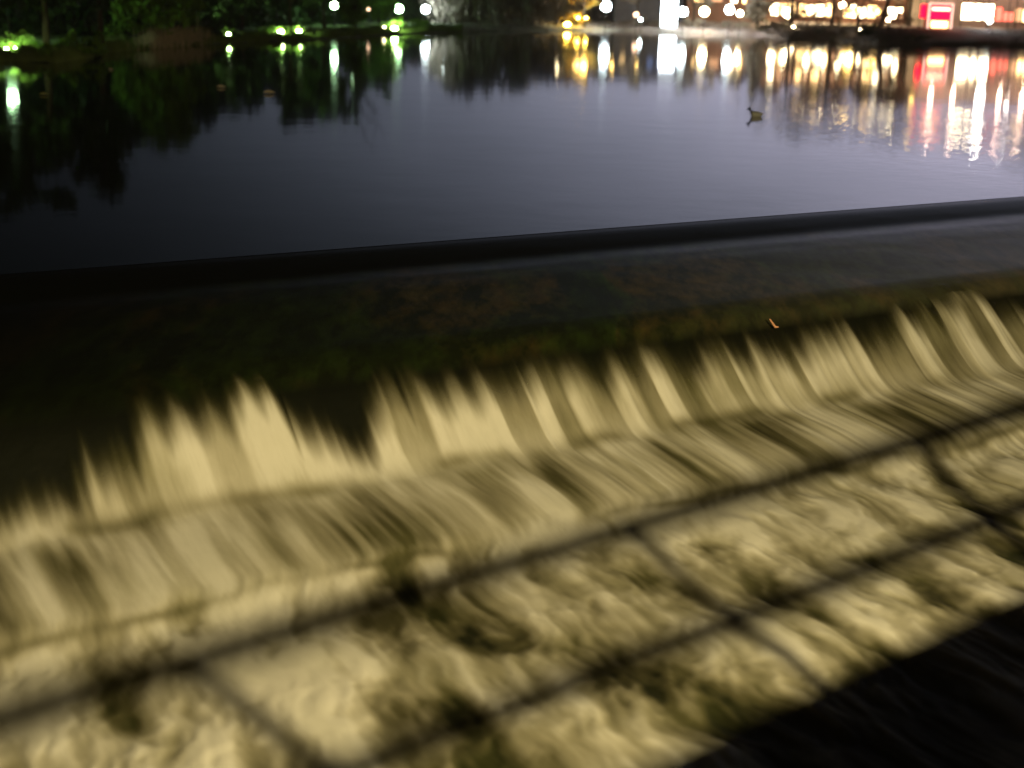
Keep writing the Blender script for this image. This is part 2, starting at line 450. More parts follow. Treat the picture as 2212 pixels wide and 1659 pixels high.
# ------------------------------------------------------------------ footbridge behind and under the eye, its railing and lamp
BA = math.radians(41.5)
bd = Vector((math.cos(BA), math.sin(BA), 0)); bp = Vector((-math.sin(BA), math.cos(BA), 0))
def bpt(a, p, z): return bd*a + bp*p + Vector((0, 0, z))
DECK = 3.2
t = thing('road_bridge', 'concrete bridge deck whose shadow falls on the foam at bottom right', 'bridge', tuple(bpt(0, -3.4, -3.7)), BA)
bm = bmesh.new(); box(bm, (0, 0, 3.7 + DECK - .175), (90, 7.4, .35), 0, .02); from_bm('deck', bm, M['concrete'], t)
for a in (-34, 34):
    bm = bmesh.new(); box(bm, (a, 0, (3.7 + DECK - .35)/2), (1.2, 7.0, 3.7 + DECK - .35), 0, .05); from_bm('pier', bm, M['concrete'], t)
t = thing('bridge_railing', 'dark two bar metal railing that throws striped shadows over the foam', 'railing', tuple(bpt(0, .24, DECK)), BA)
for nm, z, r_ in (('top_rail', 1.10, .068), ('middle_rail', .485, .062)):
    bm = bmesh.new(); tube(bm, [(-43, 0, z), (43, 0, z)], r_, 10); from_bm(nm, bm, M['rail'], t)
for k in range(-15, 16):
    a = 7.03 + 2.37*k
    if abs(a) > 43: continue
    bm = bmesh.new(); tube(bm, [(a, 0, 0), (a, 0, 1.05)], .052, 8); from_bm('post', bm, M['rail'], t)
LP = bpt(7.0, -6.45, 7.7)
t = thing('street_lamp', 'warm yellow street lamp on the bridge lighting the weir', 'street lamp', tuple(bpt(7.0, -6.9, DECK)), BA)
bm = bmesh.new(); tube(bm, [(0, 0, 0), (0, 0, .5), (0, 0, 4.7), (0, .12, 4.92), (0, .35, 5.0)], [.11, .07, .05, .04, .035], 10); from_bm('pole', bm, M['post'], t)
bm = bmesh.new(); tube(bm, [(0, .45, 4.62), (0, .45, 4.74), (0, .45, 4.92), (0, .45, 5.02)], [.26, .25, .12, .05], 16); from_bm('lamp_shade', bm, M['post'], t)
bm = bmesh.new(); ball(bm, (0, .45, 4.60), .05, 2); from_bm('bulb', bm, emit('bulb_warm', (1, .78, .38), 40), t)
ld = bpy.data.lights.new('lamp_light', 'POINT'); ld.energy = 22500; ld.color = (1.0, .82, .40); ld.shadow_soft_size = .125
lo = bpy.data.objects.new('lamp_light', ld); link(lo, t); lo.location = (0, .45, 4.48)

# ------------------------------------------------------------------ far shore ground
WL = [(-700,150),(-300,140),(0,133),(110,136),(170,128),(240,112),(330,104),(430,97),(560,90),(650,87),(760,80),(900,73),(1000,70),(1200,66),(1350,66),(1480,72),(1640,76),(1700,84),(1800,87),(1900,97),(1990,99),(2100,98),(2212,101),(2500,112),(3000,125)]
wl = [hit(x, y)[:2] for x, y in WL]
wx_ = np.array([p[0] for p in WL], float)
def shore_D(x): return float(np.interp(x, wx_, [p[1] for p in wl]))
def bank_h(x): return float(np.interp(x, [0, 500, 900, 1300, 1600, 1750, 2212], [.5, .6, .7, 1.0, 1.7, 2.0, 2.1]))
bx = np.interp(np.linspace(-700, 3000, 500), wx_, [p[0] for p in wl]); by = np.interp(np.linspace(-700, 3000, 500), wx_, [p[1] for p in wl])
pxs = np.linspace(-700, 3000, 500)
offs = [-1.5, -.4, 0.0, .5, 1.5, 3.0, 5.0, 8, 14, 22, 34, 60, 120, 300, 900, 2500]
hh = [-.6, -.2, .03, .16, .28, .42, .58, .78, 1, 1, 1.0, 1.05, 1.1, 1.3, 1.5, 1.5]
X = np.zeros((500, len(offs))); Y = X.copy(); Z = X.copy()
for i in range(500):
    L = math.hypot(bx[i], by[i]); dxn, dyn = bx[i]/L, by[i]/L
    for j, o_ in enumerate(offs):
        jit = (vn(i*.35, 2.2, 81) - .5)*1.2 + (vn(i*.9, 3.2, 82) - .5)*.6
        X[i, j] = bx[i] + dxn*(o_ + jit); Y[i, j] = by[i] + dyn*(o_ + jit)
        Z[i, j] = hh[j]*bank_h(pxs[i]) + ((vn(i*.7, j*1.3, 83) - .5)*.25 if 2 < j < 12 else 0)
m, bb = mat('shore_grass_ground')
oc = bb.n('ShaderNodeTexCoord').outputs['Object']
n1 = bb.noise(oc, .25, 5, .6); n2 = bb.noise(oc, 3.0, 4, .7)
sx = bb.n('ShaderNodeSeparateXYZ', ins={0: oc})
side = bb.m('MULTIPLY_ADD', sx.outputs[0], 1/60, .35, clamp=True)
cg = bb.mix(n2, (.07, .12, .03, 1), (.20, .24, .10, 1)); cb = bb.mix(n2, (.30, .23, .23, 1), (.50, .40, .40, 1))
p = pr(bb, col=bb.mix(bb.m('ADD', side, bb.m('SUBTRACT', n1, .5), clamp=True), cg, cb), rough=.9)
bb.L.new(p.outputs[0], bb.out.inputs[0]); M['shore'] = m
tag(grid_mesh('far_bank', X, Y, Z, M['shore']), 'low grassy bank along the far side of the pond', None, None, 'structure')

# ------------------------------------------------------------------ trees and bushes
def leaf_mesh(blobs, n, size, gap=.25, weep=0.0, rs=0):
    """leaf clusters as small bent quads spread through several uneven blobs"""
    R = random.Random(rs); vs_, fs = [], []
    tot = sum(r**2 for _, r, _ in blobs)
    for c, r, sz in blobs:
        k = int(n*r*r/tot)
        sub = [(R.gauss(0, .55)*r, R.gauss(0, .55)*r, R.gauss(0, .5)*r*sz) for _ in range(max(6, k//45))]
        for _ in range(k):
            q = R.choice(sub)
            s_ = .20*r
            pnt = Vector((c[0] + q[0] + R.gauss(0, s_), c[1] + q[1] + R.gauss(0, s_), c[2] + q[2] + R.gauss(0, s_*sz) - (R.random()**2*weep if weep else 0)))
            if pnt.z < .05: pnt.z = .05 + R.random()*.3
            a = Vector((R.gauss(0, 1), R.gauss(0, 1), R.gauss(0, 1))).normalized()*size*R.uniform(.6, 1.3)
            b_ = Vector((R.gauss(0, 1), R.gauss(0, 1), R.gauss(0, 1)))
            b_ = a.cross(b_).normalized()*size*R.uniform(.25, .55)
            if weep: a = Vector((a.x*.3, a.y*.3, -abs(a.length)*1.3))
            i = len(vs_)
            vs_ += [pnt - a, pnt + b_, pnt + a*1.05 + b_*.2, pnt - b_]
            fs.append((i, i+1, i+2, i+3))
    return vs_, fs
def limb_bm(bm, p0, d0, L, r, depth, R, up=.15):
    pts = [p0]; d = d0.normalized(); p = p0.copy()
    for k in range(4):
        d = (d + Vector((R.gauss(0, .13), R.gauss(0, .13), R.gauss(up*.3, .08)))).normalized()
        p = p + d*L/4; pts.append(p.copy())
    tube(bm, pts, [r*(1 - .16*k) for k in range(5)], 5, False)
    if depth > 0:
        for k in range(3):
            q = pts[R.choice([2, 3, 4])]
            dd = (d + Vector((R.gauss(0, .7), R.gauss(0, .7), R.gauss(.1, .4)))).normalized()
            limb_bm(bm, q, dd, L*R.uniform(.5, .75), r*.5, depth-1, R, up)
def tree(name, label, px, D, h, rad, leaf, kind='round', n=3600, size=.30, lean=0.0, group='trees on the far bank', seed=0):
    x, y = col_at(px, D)
    z = bank_h(px)*.9
    R = random.Random(seed*13 + int(px))
    t = thing(name, label, 'tree', (x, y, z), 0, group)
    h = h - z
    bm = bmesh.new()
    top = Vector((lean*h, 0, h*(.6 if kind != 'cone' else .93)))
    tr_ = max(.12, h*.022)
    pts = [Vector((0, 0, -.3)), Vector((lean*h*.1 + R.gauss(0, .1), 0, h*.18)), Vector((lean*h*.45, R.gauss(0, .15), h*.4)), top]
    tube(bm, pts, [tr_*1.3, tr_, tr_*.75, tr_*.35], 8)
    from_bm('trunk', bm, M['bark'], t)
    bm = bmesh.new()
    for k in range(9 if kind == 'bare' else 6):
        f_ = R.uniform(.3, 1.0)
        p0 = pts[1].lerp(top, f_)
        an = R.uniform(0, 6.28)
        limb_bm(bm, p0, Vector((math.cos(an), math.sin(an), R.uniform(.4, 1.2))), h*.32, tr_*.45, 3 if kind == 'bare' else 1, R)
    from_bm('limb', bm, M['twig' if kind == 'bare' else 'bark'], t)
    if kind == 'bare':
        blobs = [((R.gauss(lean*h, rad*.4), R.gauss(0, rad*.4), h*R.uniform(.45, .9)), rad*.45, .9) for _ in range(5)]
    elif kind == 'cone':
        blobs = [((0, 0, h*(.14 + .8*k/9)), rad*(1.02 - .9*k/9), .45) for k in range(10)]
    elif kind == 'weep':
        blobs = [((R.gauss(0, rad*.45), R.gauss(0, rad*.35), h*R.uniform(.5, .85)), rad*.45, .6) for _ in range(8)]
    else:
        blobs = [((top.x + R.gauss(0, rad*.42), R.gauss(0, rad*.42), h*R.uniform(.28, .84)), rad*R.uniform(.34, .52), .9) for _ in range(9)]
        blobs.append(((top.x, 0, h*.86), rad*.36, .9))
    v_, f_ = leaf_mesh(blobs, n, size, weep=(h*.55 if kind == 'weep' else 0), rs=seed + int(px))
    obj('crown', v_, f_, M[leaf], t)
    return t
def bush(name, label, px, back, h, w, leaf, n=900, size=.16, seed=0):
    D = shore_D(px) + back
    x, y = col_at(px, D)
    # ground height there
    z = bank_h(px)*float(np.interp(back, offs, hh)) - .05
    R = random.Random(seed*7 + int(px) + 3)
    t = thing(name, label, 'bush', (x, y, z), 0, 'bushes along the far shore')
    bm = bmesh.new()
    for k in range(5):
        a = R.uniform(0, 6.28); tube(bm, [(0, 0, -.1), (math.cos(a)*w*.15, math.sin(a)*.2, h*.35), (math.cos(a)*w*.3, math.sin(a)*.4, h*.75)], [.05, .035, .015], 5)
    from_bm('stems', bm, M['bark'], t)
    blobs = [((R.uniform(-.42, .42)*w, R.uniform(-.3, .3)*w, h*R.uniform(.25, .7)), max(.25, min(w*.3, h*.4)), .7) for _ in range(6)]
    v_, f_ = leaf_mesh(blobs, n, size, rs=seed + int(px))
    obj('foliage', v_, f_, M[leaf], t)
    return t

TREES = [
 ('round_tree', 'tall dark tree nearest the pond at far left', -150, 95, 12.0, 4.2, 'leaf_dark', 'round', 0),
 ('round_tree', 'broad dark tree left of the bulging tree on the left bank', 92, 100, 11.2, 2.9, 'leaf_dark', 'round', 0),
 ('round_tree', 'dark bulging tree whose reflection reaches lowest on the left', 212, 106, 10.8, 3.4, 'leaf_dark', 'round', 0),
 ('round_tree', 'green lit tree right of the bulging dark tree', 325, 124, 8.7, 3.6, 'leaf_green', 'round', 0),
 ('round_tree', 'low round dark green tree before the big trunk', 420, 142, 7.8, 4.2, 'leaf_dark', 'round', 0),
 ('round_tree', 'dark green tree just left of the white lamp post', 520, 153, 7.6, 4.0, 'leaf_dark', 'round', 0),
 ('leaning_tree', 'tree with thick black trunk at the water between two ground lights', 628, 157, 9.5, 3.4, 'leaf_dark', 'round', 0.0),
 ('round_tree', 'green tree behind the first round globe lamp', 700, 172, 10.6, 3.2, 'leaf_green', 'round', 0),
 ('slim_tree', 'slim pointed tree beside the dim pink lamp', 768, 176, 11.0, 1.3, 'leaf_green', 'cone', 0),
 ('round_tree', 'olive tree behind the pale lit ground strip', 820, 200, 7.6, 3.6, 'leaf_green', 'round', 0),
 ('willow_tree', 'grey brown willow hanging low over the water right of the white lamp', 985, 221, 9.0, 5.0, 'leaf_grey', 'weep', 0),
 ('willow_tree', 'second grey willow with a pointed crown by the dark shore', 1050, 224, 11.0, 5.0, 'leaf_grey', 'weep', 0),
 ('willow_tree', 'third grey willow standing just left of the golden shrubs', 1150, 226, 10.6, 5.2, 'leaf_grey', 'weep', 0),
 ('park_tree', 'thin brown tree over the golden lit shrubs', 1262, 236, 8.6, 3.4, 'leaf_gold', 'bare', 0),
 ('park_tree', 'grey leafy tree between the round lamp and the tall white panel', 1378, 240, 9.0, 3.0, 'leaf_grey', 'bare', 0),
 ('park_tree', 'grey tree behind the pair of globes right of the white panel', 1500, 242, 9.4, 3.4, 'leaf_grey', 'bare', 0),
 ('conifer_tree', 'dark narrow conifer between the globes and the lit cafe', 1638, 226, 12.0, 2.0, 'leaf_grey', 'cone', 0),
 ('park_tree', 'wide bare tree before the left end of the lit cafe', 1712, 229, 14.8, 5.6, 'leaf_grey', 'bare', 0),
 ('park_tree', 'wide bare tree before the middle of the lit cafe', 1800, 232, 14.6, 5.4, 'leaf_grey', 'bare', 0),
 ('park_tree', 'tree leaning right at the water before the cafe', 1856, 222, 10.5, 3.4, 'leaf_grey', 'bare', .14),
 ('park_tree', 'tree leaning strongly right beside the red kiosk', 1905, 222, 13.5, 3.8, 'leaf_grey', 'bare', .20),
 ('park_tree', 'tall bare tree just left of the red kiosk', 1968, 238, 14.5, 4.6, 'leaf_grey', 'bare', 0),
 ('park_tree', 'tall tree standing right of the bright building', 2290, 236, 20, 6.5, 'leaf_grey', 'round', 0),
]
for i, (nm, lb, px, D, h, r_, lf, kd, ln) in enumerate(TREES):
    D = max(D, shore_D(px) + 3.0)
    tree(nm, lb, px, D, h, r_, lf, kd, n={'bare': 2200, 'cone': 2200}.get(kd, 5200), size=(.5 if px < 900 else .36) if kd != 'bare' else .24, lean=ln, seed=i)

BUSHES = [
 ('bush', 'dark bush at the left edge of the far bank', 30, 2, 1.2, 5, 'leaf_green'),
 ('bush', 'olive bush left of the dry reeds', 150, 3, 1.6, 5, 'leaf_green'),
 ('bush', 'yellow green bush directly behind the dry reeds', 280, 5, 2.4, 5, 'leaf_green'),
 ('bush', 'dark bush right of the dry reeds', 470, 4, 1.6, 4, 'leaf_dark'),
 ('low_shrub', 'small brightly lit shrub touching the left side of the black trunk', 600, 5.6, 1.0, 3.2, 'leaf_bright'),
 ('low_shrub', 'small brightly lit shrub touching the right side of the black trunk', 646, 5.6, 1.1, 2.2, 'leaf_bright'),
 ('low_shrub', 'small lit shrub by itself in the grass left of the white post', 494, 5.2, .9, 3.4, 'leaf_bright'),
 ('low_shrub', 'lit green shrub at the very left edge of the picture', 6, 5, 1.6, 2.4, 'leaf_bright'),
 ('low_shrub', 'lit green shrub second from the left edge', 44, 6, 1.5, 2.6, 'leaf_bright'),
 ('bush', 'brightly lit green shrub under the second globe lamp', 855, 4.2, 2.3, 2.2, 'leaf_bright'),
 ('bush', 'dark shrub between the lit shrub and the willows', 905, 5, 1.4, 3, 'leaf_green'),
 ('bush', 'rounded gold shrub lit from below left of the round lamp', 1235, 6, 2.6, 3.2, 'leaf_gold'),
 ('bush', 'smaller gold shrub closest to the round lamp', 1262, 5, 1.8, 3.0, 'leaf_gold'),
 ('bush', 'grey bush left of the tall white panel', 1395, 6, 2.0, 5, 'leaf_grey'),
 ('bush', 'grey bush under the pair of globe lamps', 1495, 5, 1.4, 5, 'leaf_grey'),
 ('bush', 'grey bush left of the dark conifer', 1590, 5, 1.3, 6, 'leaf_grey'),
 ('bush', 'grey bush at the water right of the dark conifer', 1665, 2.5, 1.6, 4.5, 'leaf_grey'),
 ('bush', 'bare grey bush in front of the left end of the cafe', 1690, 3.5, 1.5, 4.5, 'leaf_grey'),
 ('bush', 'bare grey bush in front of the middle of the cafe', 1775, 3.5, 1.3, 4.5, 'leaf_grey'),
 ('bush', 'dark bush on the bank near the leaning trees', 1880, 4, 2.2, 4.0, 'leaf_dark'),
 ('bush', 'low bush at the foot of the red kiosk', 1985, 2.5, .8, 3.5, 'leaf_grey'),
]
for i, (nm, lb, px, bk, h, w_, lf) in enumerate(BUSHES): bush(nm, lb, px, bk, h, w_, lf, seed=i)

 
for i, (px, lb) in enumerate([(1692, 'sparse tall shrub before the left corner of the cafe'), (1733, 'sparse tall shrub before the second cafe window'), (1772, 'sparse tall shrub in the middle of the cafe front'),
                              (1815, 'sparse tall shrub right of the cafe middle'), (1872, 'sparse tall shrub between the golden globes'), (1926, 'sparse tall shrub before the right corner of the cafe')]):
    bush('sparse_shrub', lb, px, 11, 4.6, 6.5, 'twig', 900, .17, 40 + i)

# far woods that read as one mass, and short grass on the bank
def woods(name, label, pts, leafm, n, size, seed):
    R = random.Random(seed); v_, f_ = [], []
    xs = [p[0] for p in pts]
    for k in range(n):
        px = R.uniform(xs[0], xs[-1]); D = float(np.interp(px, xs, [p[1] for p in pts])) + R.uniform(0, 9)
        top = float(np.interp(px, xs, [p[2] for p in pts]))*(.80 + .4*float(vn(px*.045, 3.3, seed)) + .12*float(vn(px*.2, 1.3, seed)) - .2)
        x, y = col_at(px, D); z = .4 + (top - .4)*R.random()**.8
        a = Vector((R.gauss(0, 1), R.gauss(0, 1), R.gauss(0, 1))).normalized()*size*R.uniform(.6, 1.4)
        b_ = a.cross(Vector((R.gauss(0, 1), R.gauss(0, 1), R.gauss(0, 1)))).normalized()*size*R.uniform(.4, .7)
        c_ = Vector((x, y, z)); i = len(v_)
        v_ += [c_ - a, c_ + b_, c_ + a, c_ - b_]; f_.append((i, i+1, i+2, i+3))
    return tag(obj(name, v_, f_, leafm), label, 'woodland', None, 'stuff')
woods('woodland', 'dark wood behind the trees of the left bank', [(-300, 120, 9), (0, 125, 9), (180, 128, 8.5), (300, 135, 7.5), (420, 152, 7), (560, 168, 7), (700, 190, 7.5), (850, 222, 6.5), (960, 240, 7)], M['leaf_dark'], 17000, .62, 5)
woods('grey_woodland', 'grey bare wood behind the houses and lamps of the far bank', [(880, 262, 8), (1000, 268, 10), (1250, 274, 10.8), (1500, 274, 11.2), (1700, 274, 13), (1960, 274, 13)], M['leaf_grey'], 13000, .75, 6)
R = random.Random(9); v_, f_ = [], []
for k in range(16000):
    px = R.uniform(-60, 1000); bk = R.random()**1.6*9 + .1; D = shore_D(px) + bk
    x, y = col_at(px, D); z = bank_h(px)*float(np.interp(bk, offs, hh)) - .12
    q = R.uniform(.15, .5)*(1.5 if vn(px*.05, bk*.3, 91) > .6 else .8); lx, ly = R.gauss(0, .15), R.gauss(0, .15)
    i = len(v_); v_ += [(x - .1, y, z), (x + .1, y, z), (x + lx, y + ly, z + q + .1)]; f_.append((i, i+1, i+2))
tag(obj('grass', v_, f_, simple('grass_blades', (.20, .26, .08), .8, .4, .2)), 'rough green grass tufts on the left part of the far bank', 'grass', None, 'stuff')
v_, f_ = [], []
for k in range(5000):
    px = R.uniform(1000, 2300); bk = R.random()*13 + .3; D = shore_D(px) + bk
    x, y = col_at(px, D); z = bank_h(px)*float(np.interp(bk, offs, hh)) - .12
    q = R.uniform(.1, .3); lx, ly = R.gauss(0, .15), R.gauss(0, .15)
    i = len(v_); v_ += [(x - .1, y, z), (x + .1, y, z), (x + lx, y + ly, z + q + .1)]; f_.append((i, i+1, i+2))
tag(obj('dry_grass', v_, f_, simple('dry_grass_blades', (.42, .34, .31), .8, .4, .2)), 'short dry grass on the right part of the far bank', 'grass', None, 'stuff')

# dry reeds at the waterline, too many blades to count
R = random.Random(3); v_, f_ = [], []
for k in range(900):
    px = R.gauss(372, 32); D = shore_D(px) + R.uniform(-.3, 1.8)
    x, y = col_at(px, D); hh_ = R.uniform(.7, 1.7); z = .05 + max(0, D - shore_D(px))*.15
    lx, ly = R.gauss(0, .18), R.gauss(0, .18); w_ = .035
    i = len(v_); v_ += [(x - w_, y, z - .3), (x + w_, y, z - .3), (x + lx*.5 + w_*.7, y + ly*.5, z + hh_*.6), (x + lx*.5 - w_*.7, y + ly*.5, z + hh_*.6), (x + lx, y + ly, z + hh_)]
    f_ += [(i, i+1, i+2, i+3), (i+3, i+2, i+4)]
tag(obj('reeds', v_, f_, M['reed']), 'patch of dry pale reeds at the water edge on the left bank', 'reeds', None, 'stuff')

# ------------------------------------------------------------------ lamps on the far bank
def ground_z(px, D):
    return bank_h(px)*float(np.interp(D - shore_D(px), offs, hh))
def globe_lamp(label, px, ypx, D, kind, r=.5, h=None):
    x, y = col_at(px, D); gz = ground_z(px, D) - .05
    hz = (h if h is not None else h_from(ypx, px, D)) - gz
    t = thing('park_lamp', label, 'lamp', (x, y, gz), 0, 'globe lamps along the far shore')
    bm = bmesh.new(); tube(bm, [(0, 0, 0), (0, 0, .25), (0, 0, .3), (0, 0, hz - r*.9)], [.14, .12, .06, .045], 8); from_bm('pole', bm, M['post'], t)
    bm = bmesh.new(); tube(bm, [(0, 0, hz - r*1.12), (0, 0, hz - r*.8)], [.10, .22], 10); from_bm('collar', bm, M['post'], t)
    bm = bmesh.new(); ball(bm, (0, 0, hz), r, 3); from_bm('globe', bm, LIGHTS[kind], t, True)
    return t
for a in [
 ('globe lamp half hidden behind leaves at the left edge, long white reflection', 12, None, 114, 'green', .42, 4.0),
 ('globe lamp on a tall post left of the black trunk', 598, None, 168, 'green', .28, 5.9),
 ('greenish globe lamp above the pale lit ground', 722, 10, 182, 'green', .42, None),
 ('globe lamp above the frame right of the first greenish globe', 763, None, 190, 'green', .22, 5.6),
 ('greenish globe lamp above the bright green shrub', 862, 17, 205, 'green', .52, None),
 ('cool white globe lamp left of the willows', 920, 18, 216, 'cool', .55, None),
 ('globe lamp behind the willow seen as a broken white reflection', 963, None, 219.5, 'cool', .40, 6.0),
 ('warm lamp hidden behind the willow left of the gold shrubs', 1205, None, 229, 'warm', .55, 5.9),
 ('lamp hidden high in the trees behind the dry reeds', 250, None, 152, 'green', .5, 5.9),
 ('lamp hidden high in the trees right of the dry reeds', 405, None, 166, 'green', .5, 6.0),
 ('golden lamp high over the rounded gold shrub', 1249, None, 234, 'gold', .62, 5.4),
 ('golden lamp high over the smaller gold shrub', 1265, None, 235, 'gold', .66, 5.7),
 ('thin golden lamp on a tall post right of the round globe', 1328, None, 240, 'gold', .26, 5.7),
 ('thin golden lamp high on a post left of the white panel', 1380, None, 244, 'gold', .30, 5.6),
 ('cool white globe lamp right of the gold shrubs', 1310, 13, 233, 'cool', .72, None),
 ('small warm lamp low between the round globe and the white panel', 1376, 30, 238, 'dimwarm', .42, None),
 ('tiny white lamp just left of the tall white panel', 1386, 40, 236, 'cool', .22, None),
 ('first globe lamp right of the tall white panel', 1477, 24, 232, 'cool', .66, None),
 ('second globe lamp right of the tall white panel, warm edge', 1523, 24, 233, 'warm', .68, None),
 ('larger globe of the close pair left of the conifer', 1577, 20, 233, 'cool', .64, None),
 ('smaller globe of the close pair left of the conifer', 1600, 28, 230, 'warm', .44, None),
 ('biggest warm globe in front of the left part of the cafe', 1704, 27, 240, 'warm', .86, None),
 ('warm white globe in front of the cafe beside the biggest one', 1752, 21, 241, 'warm', .72, None),
 ('small warm globe before the middle of the cafe', 1788, 25, 242, 'warm', .42, None),
 ('golden globe before the right part of the cafe', 1842, 26, 242, 'gold', .80, None),
 ('warm globe lamp left of the biggest one, before the cafe corner', 1672, 20, 244, 'warm', .5, None),
 ('warm globe lamp high before the cafe between the bare trees', 1820, 12, 244, 'warm', .55, None),
 ('warm globe lamp close to the right corner of the cafe', 1945, 22, 243, 'warm', .45, None),
 ('small golden globe low right of the leaning trunk', 1896, 25, 240, 'gold', .50, None),
 ('warm lamp low on the bank left of the red kiosk', 1922, 42, 232, 'warm', .30, None),
 ('dim pink globe lamp between the greenish globes', 798, 18, 205, 'dimwarm', .30, None),
 ('faint lamp high behind the first greenish globe', 757, 6, 210, 'dimwarm', .24, None),
]:
    lb, px, yy, D, kd, r_, h_ = a
    globe_lamp(lb, px, yy, D, kd, r_, h_)

def ground_light(label, px, back, kind, r=.22, z=.25, yaw=0):
    D = shore_D(px) + back; x, y = col_at(px, D); gz = ground_z(px, D) - .03
    t = thing('ground_light', label, 'spotlight', (x, y, gz), 0, 'ground spotlights on the far bank')
    bm = bmesh.new(); tube(bm, [(0, 0, 0), (0, 0, z)], [.06, .06], 8); from_bm('stake', bm, M['post'], t)
    bm = bmesh.new(); tube(bm, [(0, 0, z), (0, .0, z + .1)], [.12, r*1.05], 10); from_bm('housing', bm, M['post'], t)
    bm = bmesh.new(); ball(bm, (0, 0, z + .14), r, 2, (1, 1, .6)); from_bm('lens', bm, LIGHTS[kind], t, True)
for lb, px, bk, kd, r_ in [
 ('bright ground light just left of the black trunk', 606, 5, 'uplight', .26),
 ('bright ground light just right of the black trunk', 645, 5, 'uplight', .24),
 ('ground light in the grass left of the white lamp post', 492, 4.5, 'uplight', .17),
 ('low light at the pale ground strip under the willow side', 830, 6, 'warm', .12),
 ('ground light in front of the bright green shrub', 853, 3.4, 'uplight', .34),
 ('gold ground light under the rounded gold shrub', 1228, 4.2, 'goldup', .5),
 ('gold ground light between the two gold shrubs', 1248, 3.6, 'goldup', .42),
 ('gold ground light at the foot of the small gold shrub', 1268, 3.2, 'goldup', .26),
 ('green ground light nearest the left edge of the picture', 4, 4, 'uplight', .16),
 ('green ground light second from the left edge', 26, 5, 'uplight', .11),
 ('green ground light third from the left edge', 52, 5, 'uplight', .14),
 ('warm ground light before the cafe under the biggest globe', 1718, 6, 'warm', .20),
 ('warm ground light before the cafe by the golden globe', 1862, 6, 'warm', .22),
]: ground_light(lb, px, bk, kd, r_, 1.3 if px in (1248, 1268) else .25)

# tall lit white panel
D = shore_D(1447) + 4; x, y = col_at(1447, D); gz = ground_z(1447, D)
t = thing('advert_panel', 'tall glowing white panel standing at the water edge', 'lit panel', (x, y, gz - .1))
bm = bmesh.new(); box(bm, (0, .06, 2.45), (2.9, .35, 4.9), 0, .05); from_bm('housing', bm, M['post'], t)
bm = bmesh.new(); box(bm, (0, -.16, 2.5), (2.5, .08, 4.5), 0, .02); from_bm('screen', bm, LIGHTS['white'], t)
bm = bmesh.new(); box(bm, (0, .06, .02), (3.2, .7, .2), 0, .02); from_bm('plinth', bm, M['concrete'], t)

# ------------------------------------------------------------------ buildings
def building(name, label, x0, x1, D, h, dep, wall, wins, roofh=.5, floors=()):
    a = col_at(x0, D); c = col_at(x1, D)
    w_ = c[0] - a[0]; gz = bank_h((x0 + x1)/2)*.95
    t = thing(name, label, 'building', ((a[0] + c[0])/2, D + dep/2, gz), 0)
    hz = h - gz
    bm = bmesh.new(); box(bm, (0, 0, hz/2 - .3), (w_, dep, hz + .6)); from_bm('wall', bm, M[wall], t)
    bm = bmesh.new(); box(bm, (0, 0, hz + roofh/2), (w_ + .8, dep + .8, roofh), 0, .05); from_bm('roof', bm, M['roof'], t)
    for (wx0, wx1, z0, z1, wm) in wins:      # window spans in px columns, heights in m above water
        p0 = col_at(wx0, D)[0] - (a[0] + c[0])/2; p1 = col_at(wx1, D)[0] - (a[0] + c[0])/2
        bm = bmesh.new(); cx_, cz = (p0 + p1)/2, (z0 + z1)/2 - gz
        f_ = .07
        for bx_ in (((cx_, cz + (z1 - z0)/2 + f_/2), (p1 - p0 + 2*f_, f_)), ((cx_, cz - (z1 - z0)/2 - f_/2), (p1 - p0 + 2*f_, f_)),
                    ((p0 - f_/2, cz), (f_, z1 - z0)), ((p1 + f_/2, cz), (f_, z1 - z0))):
            box(bm, (bx_[0][0], -dep/2 - .05, bx_[0][1]), (bx_[1][0], .1, bx_[1][1]))
        fr_ = from_bm('window', bm, M['frame'], t)
        bm = bmesh.new(); box(bm, (cx_, -dep/2 - .02, cz), (p1 - p0, .05, z1 - z0)); from_bm('pane', bm, WIN[wm], fr_)
    return t
R = random.Random(11)
wins = []
xx = 1668
while xx < 1945:
    w_ = R.uniform(9, 20); wins.append((xx, min(xx + w_, 1952), 3.0, R.uniform(4.6, 5.2), R.choice([0, 0, 1, 1, 2])))
    if R.random() < .8: wins.append((xx + 1, min(xx + w_ - 1, 1952), 6.2, 7.6, R.choice([0, 1, 2, 2])))
    xx += w_ + R.uniform(3, 8)
building('cafe_building', 'long low building with many warm lit windows behind bare trees', 1655, 1958, 256, 8.6, 9, 'wall_warm', wins)
building('apartment_building', 'grey blue building faintly lit behind the tall white panel', 1330, 1475, 262, 8.6, 9, 'wall_grey',
         [(1404, 1418, 5.2, 7.0, 4), (1424, 1436, 5.2, 7.0, 4), (1345, 1356, 5.4, 6.6, 0), (1372, 1380, 5.4, 6.6, 2)])
building('shop_building', 'low shop with warm windows behind the pair of globe lamps', 1485, 1625, 258, 6.8, 8, 'wall_warm',
         [(1500, 1520, 4.8, 6.0, 0), (1535, 1560, 4.9, 6.1, 2), (1580, 1592, 4.9, 6.0, 1), (1604, 1612, 4.8, 6, 0)])
wins = [(2078, 2103, 3.3, 5.8, 1), (2108, 2120, 3.3, 5.8, 1), (2126, 2146, 3.3, 5.8, 1)]
xx = 2152
while xx < 2330:
    w_ = R.uniform(8, 22); wins.append((xx, xx + w_, 3.2, R.uniform(4.4, 5.6), R.choice([3, 0, 3, 2, 3]))); xx += w_ + R.uniform(2, 6)
hall = building('bright_hall', 'big pale floodlit building with red and yellow windows at top right', 1996, 2345, 246, 10.4, 12, 'wall_pale', wins)

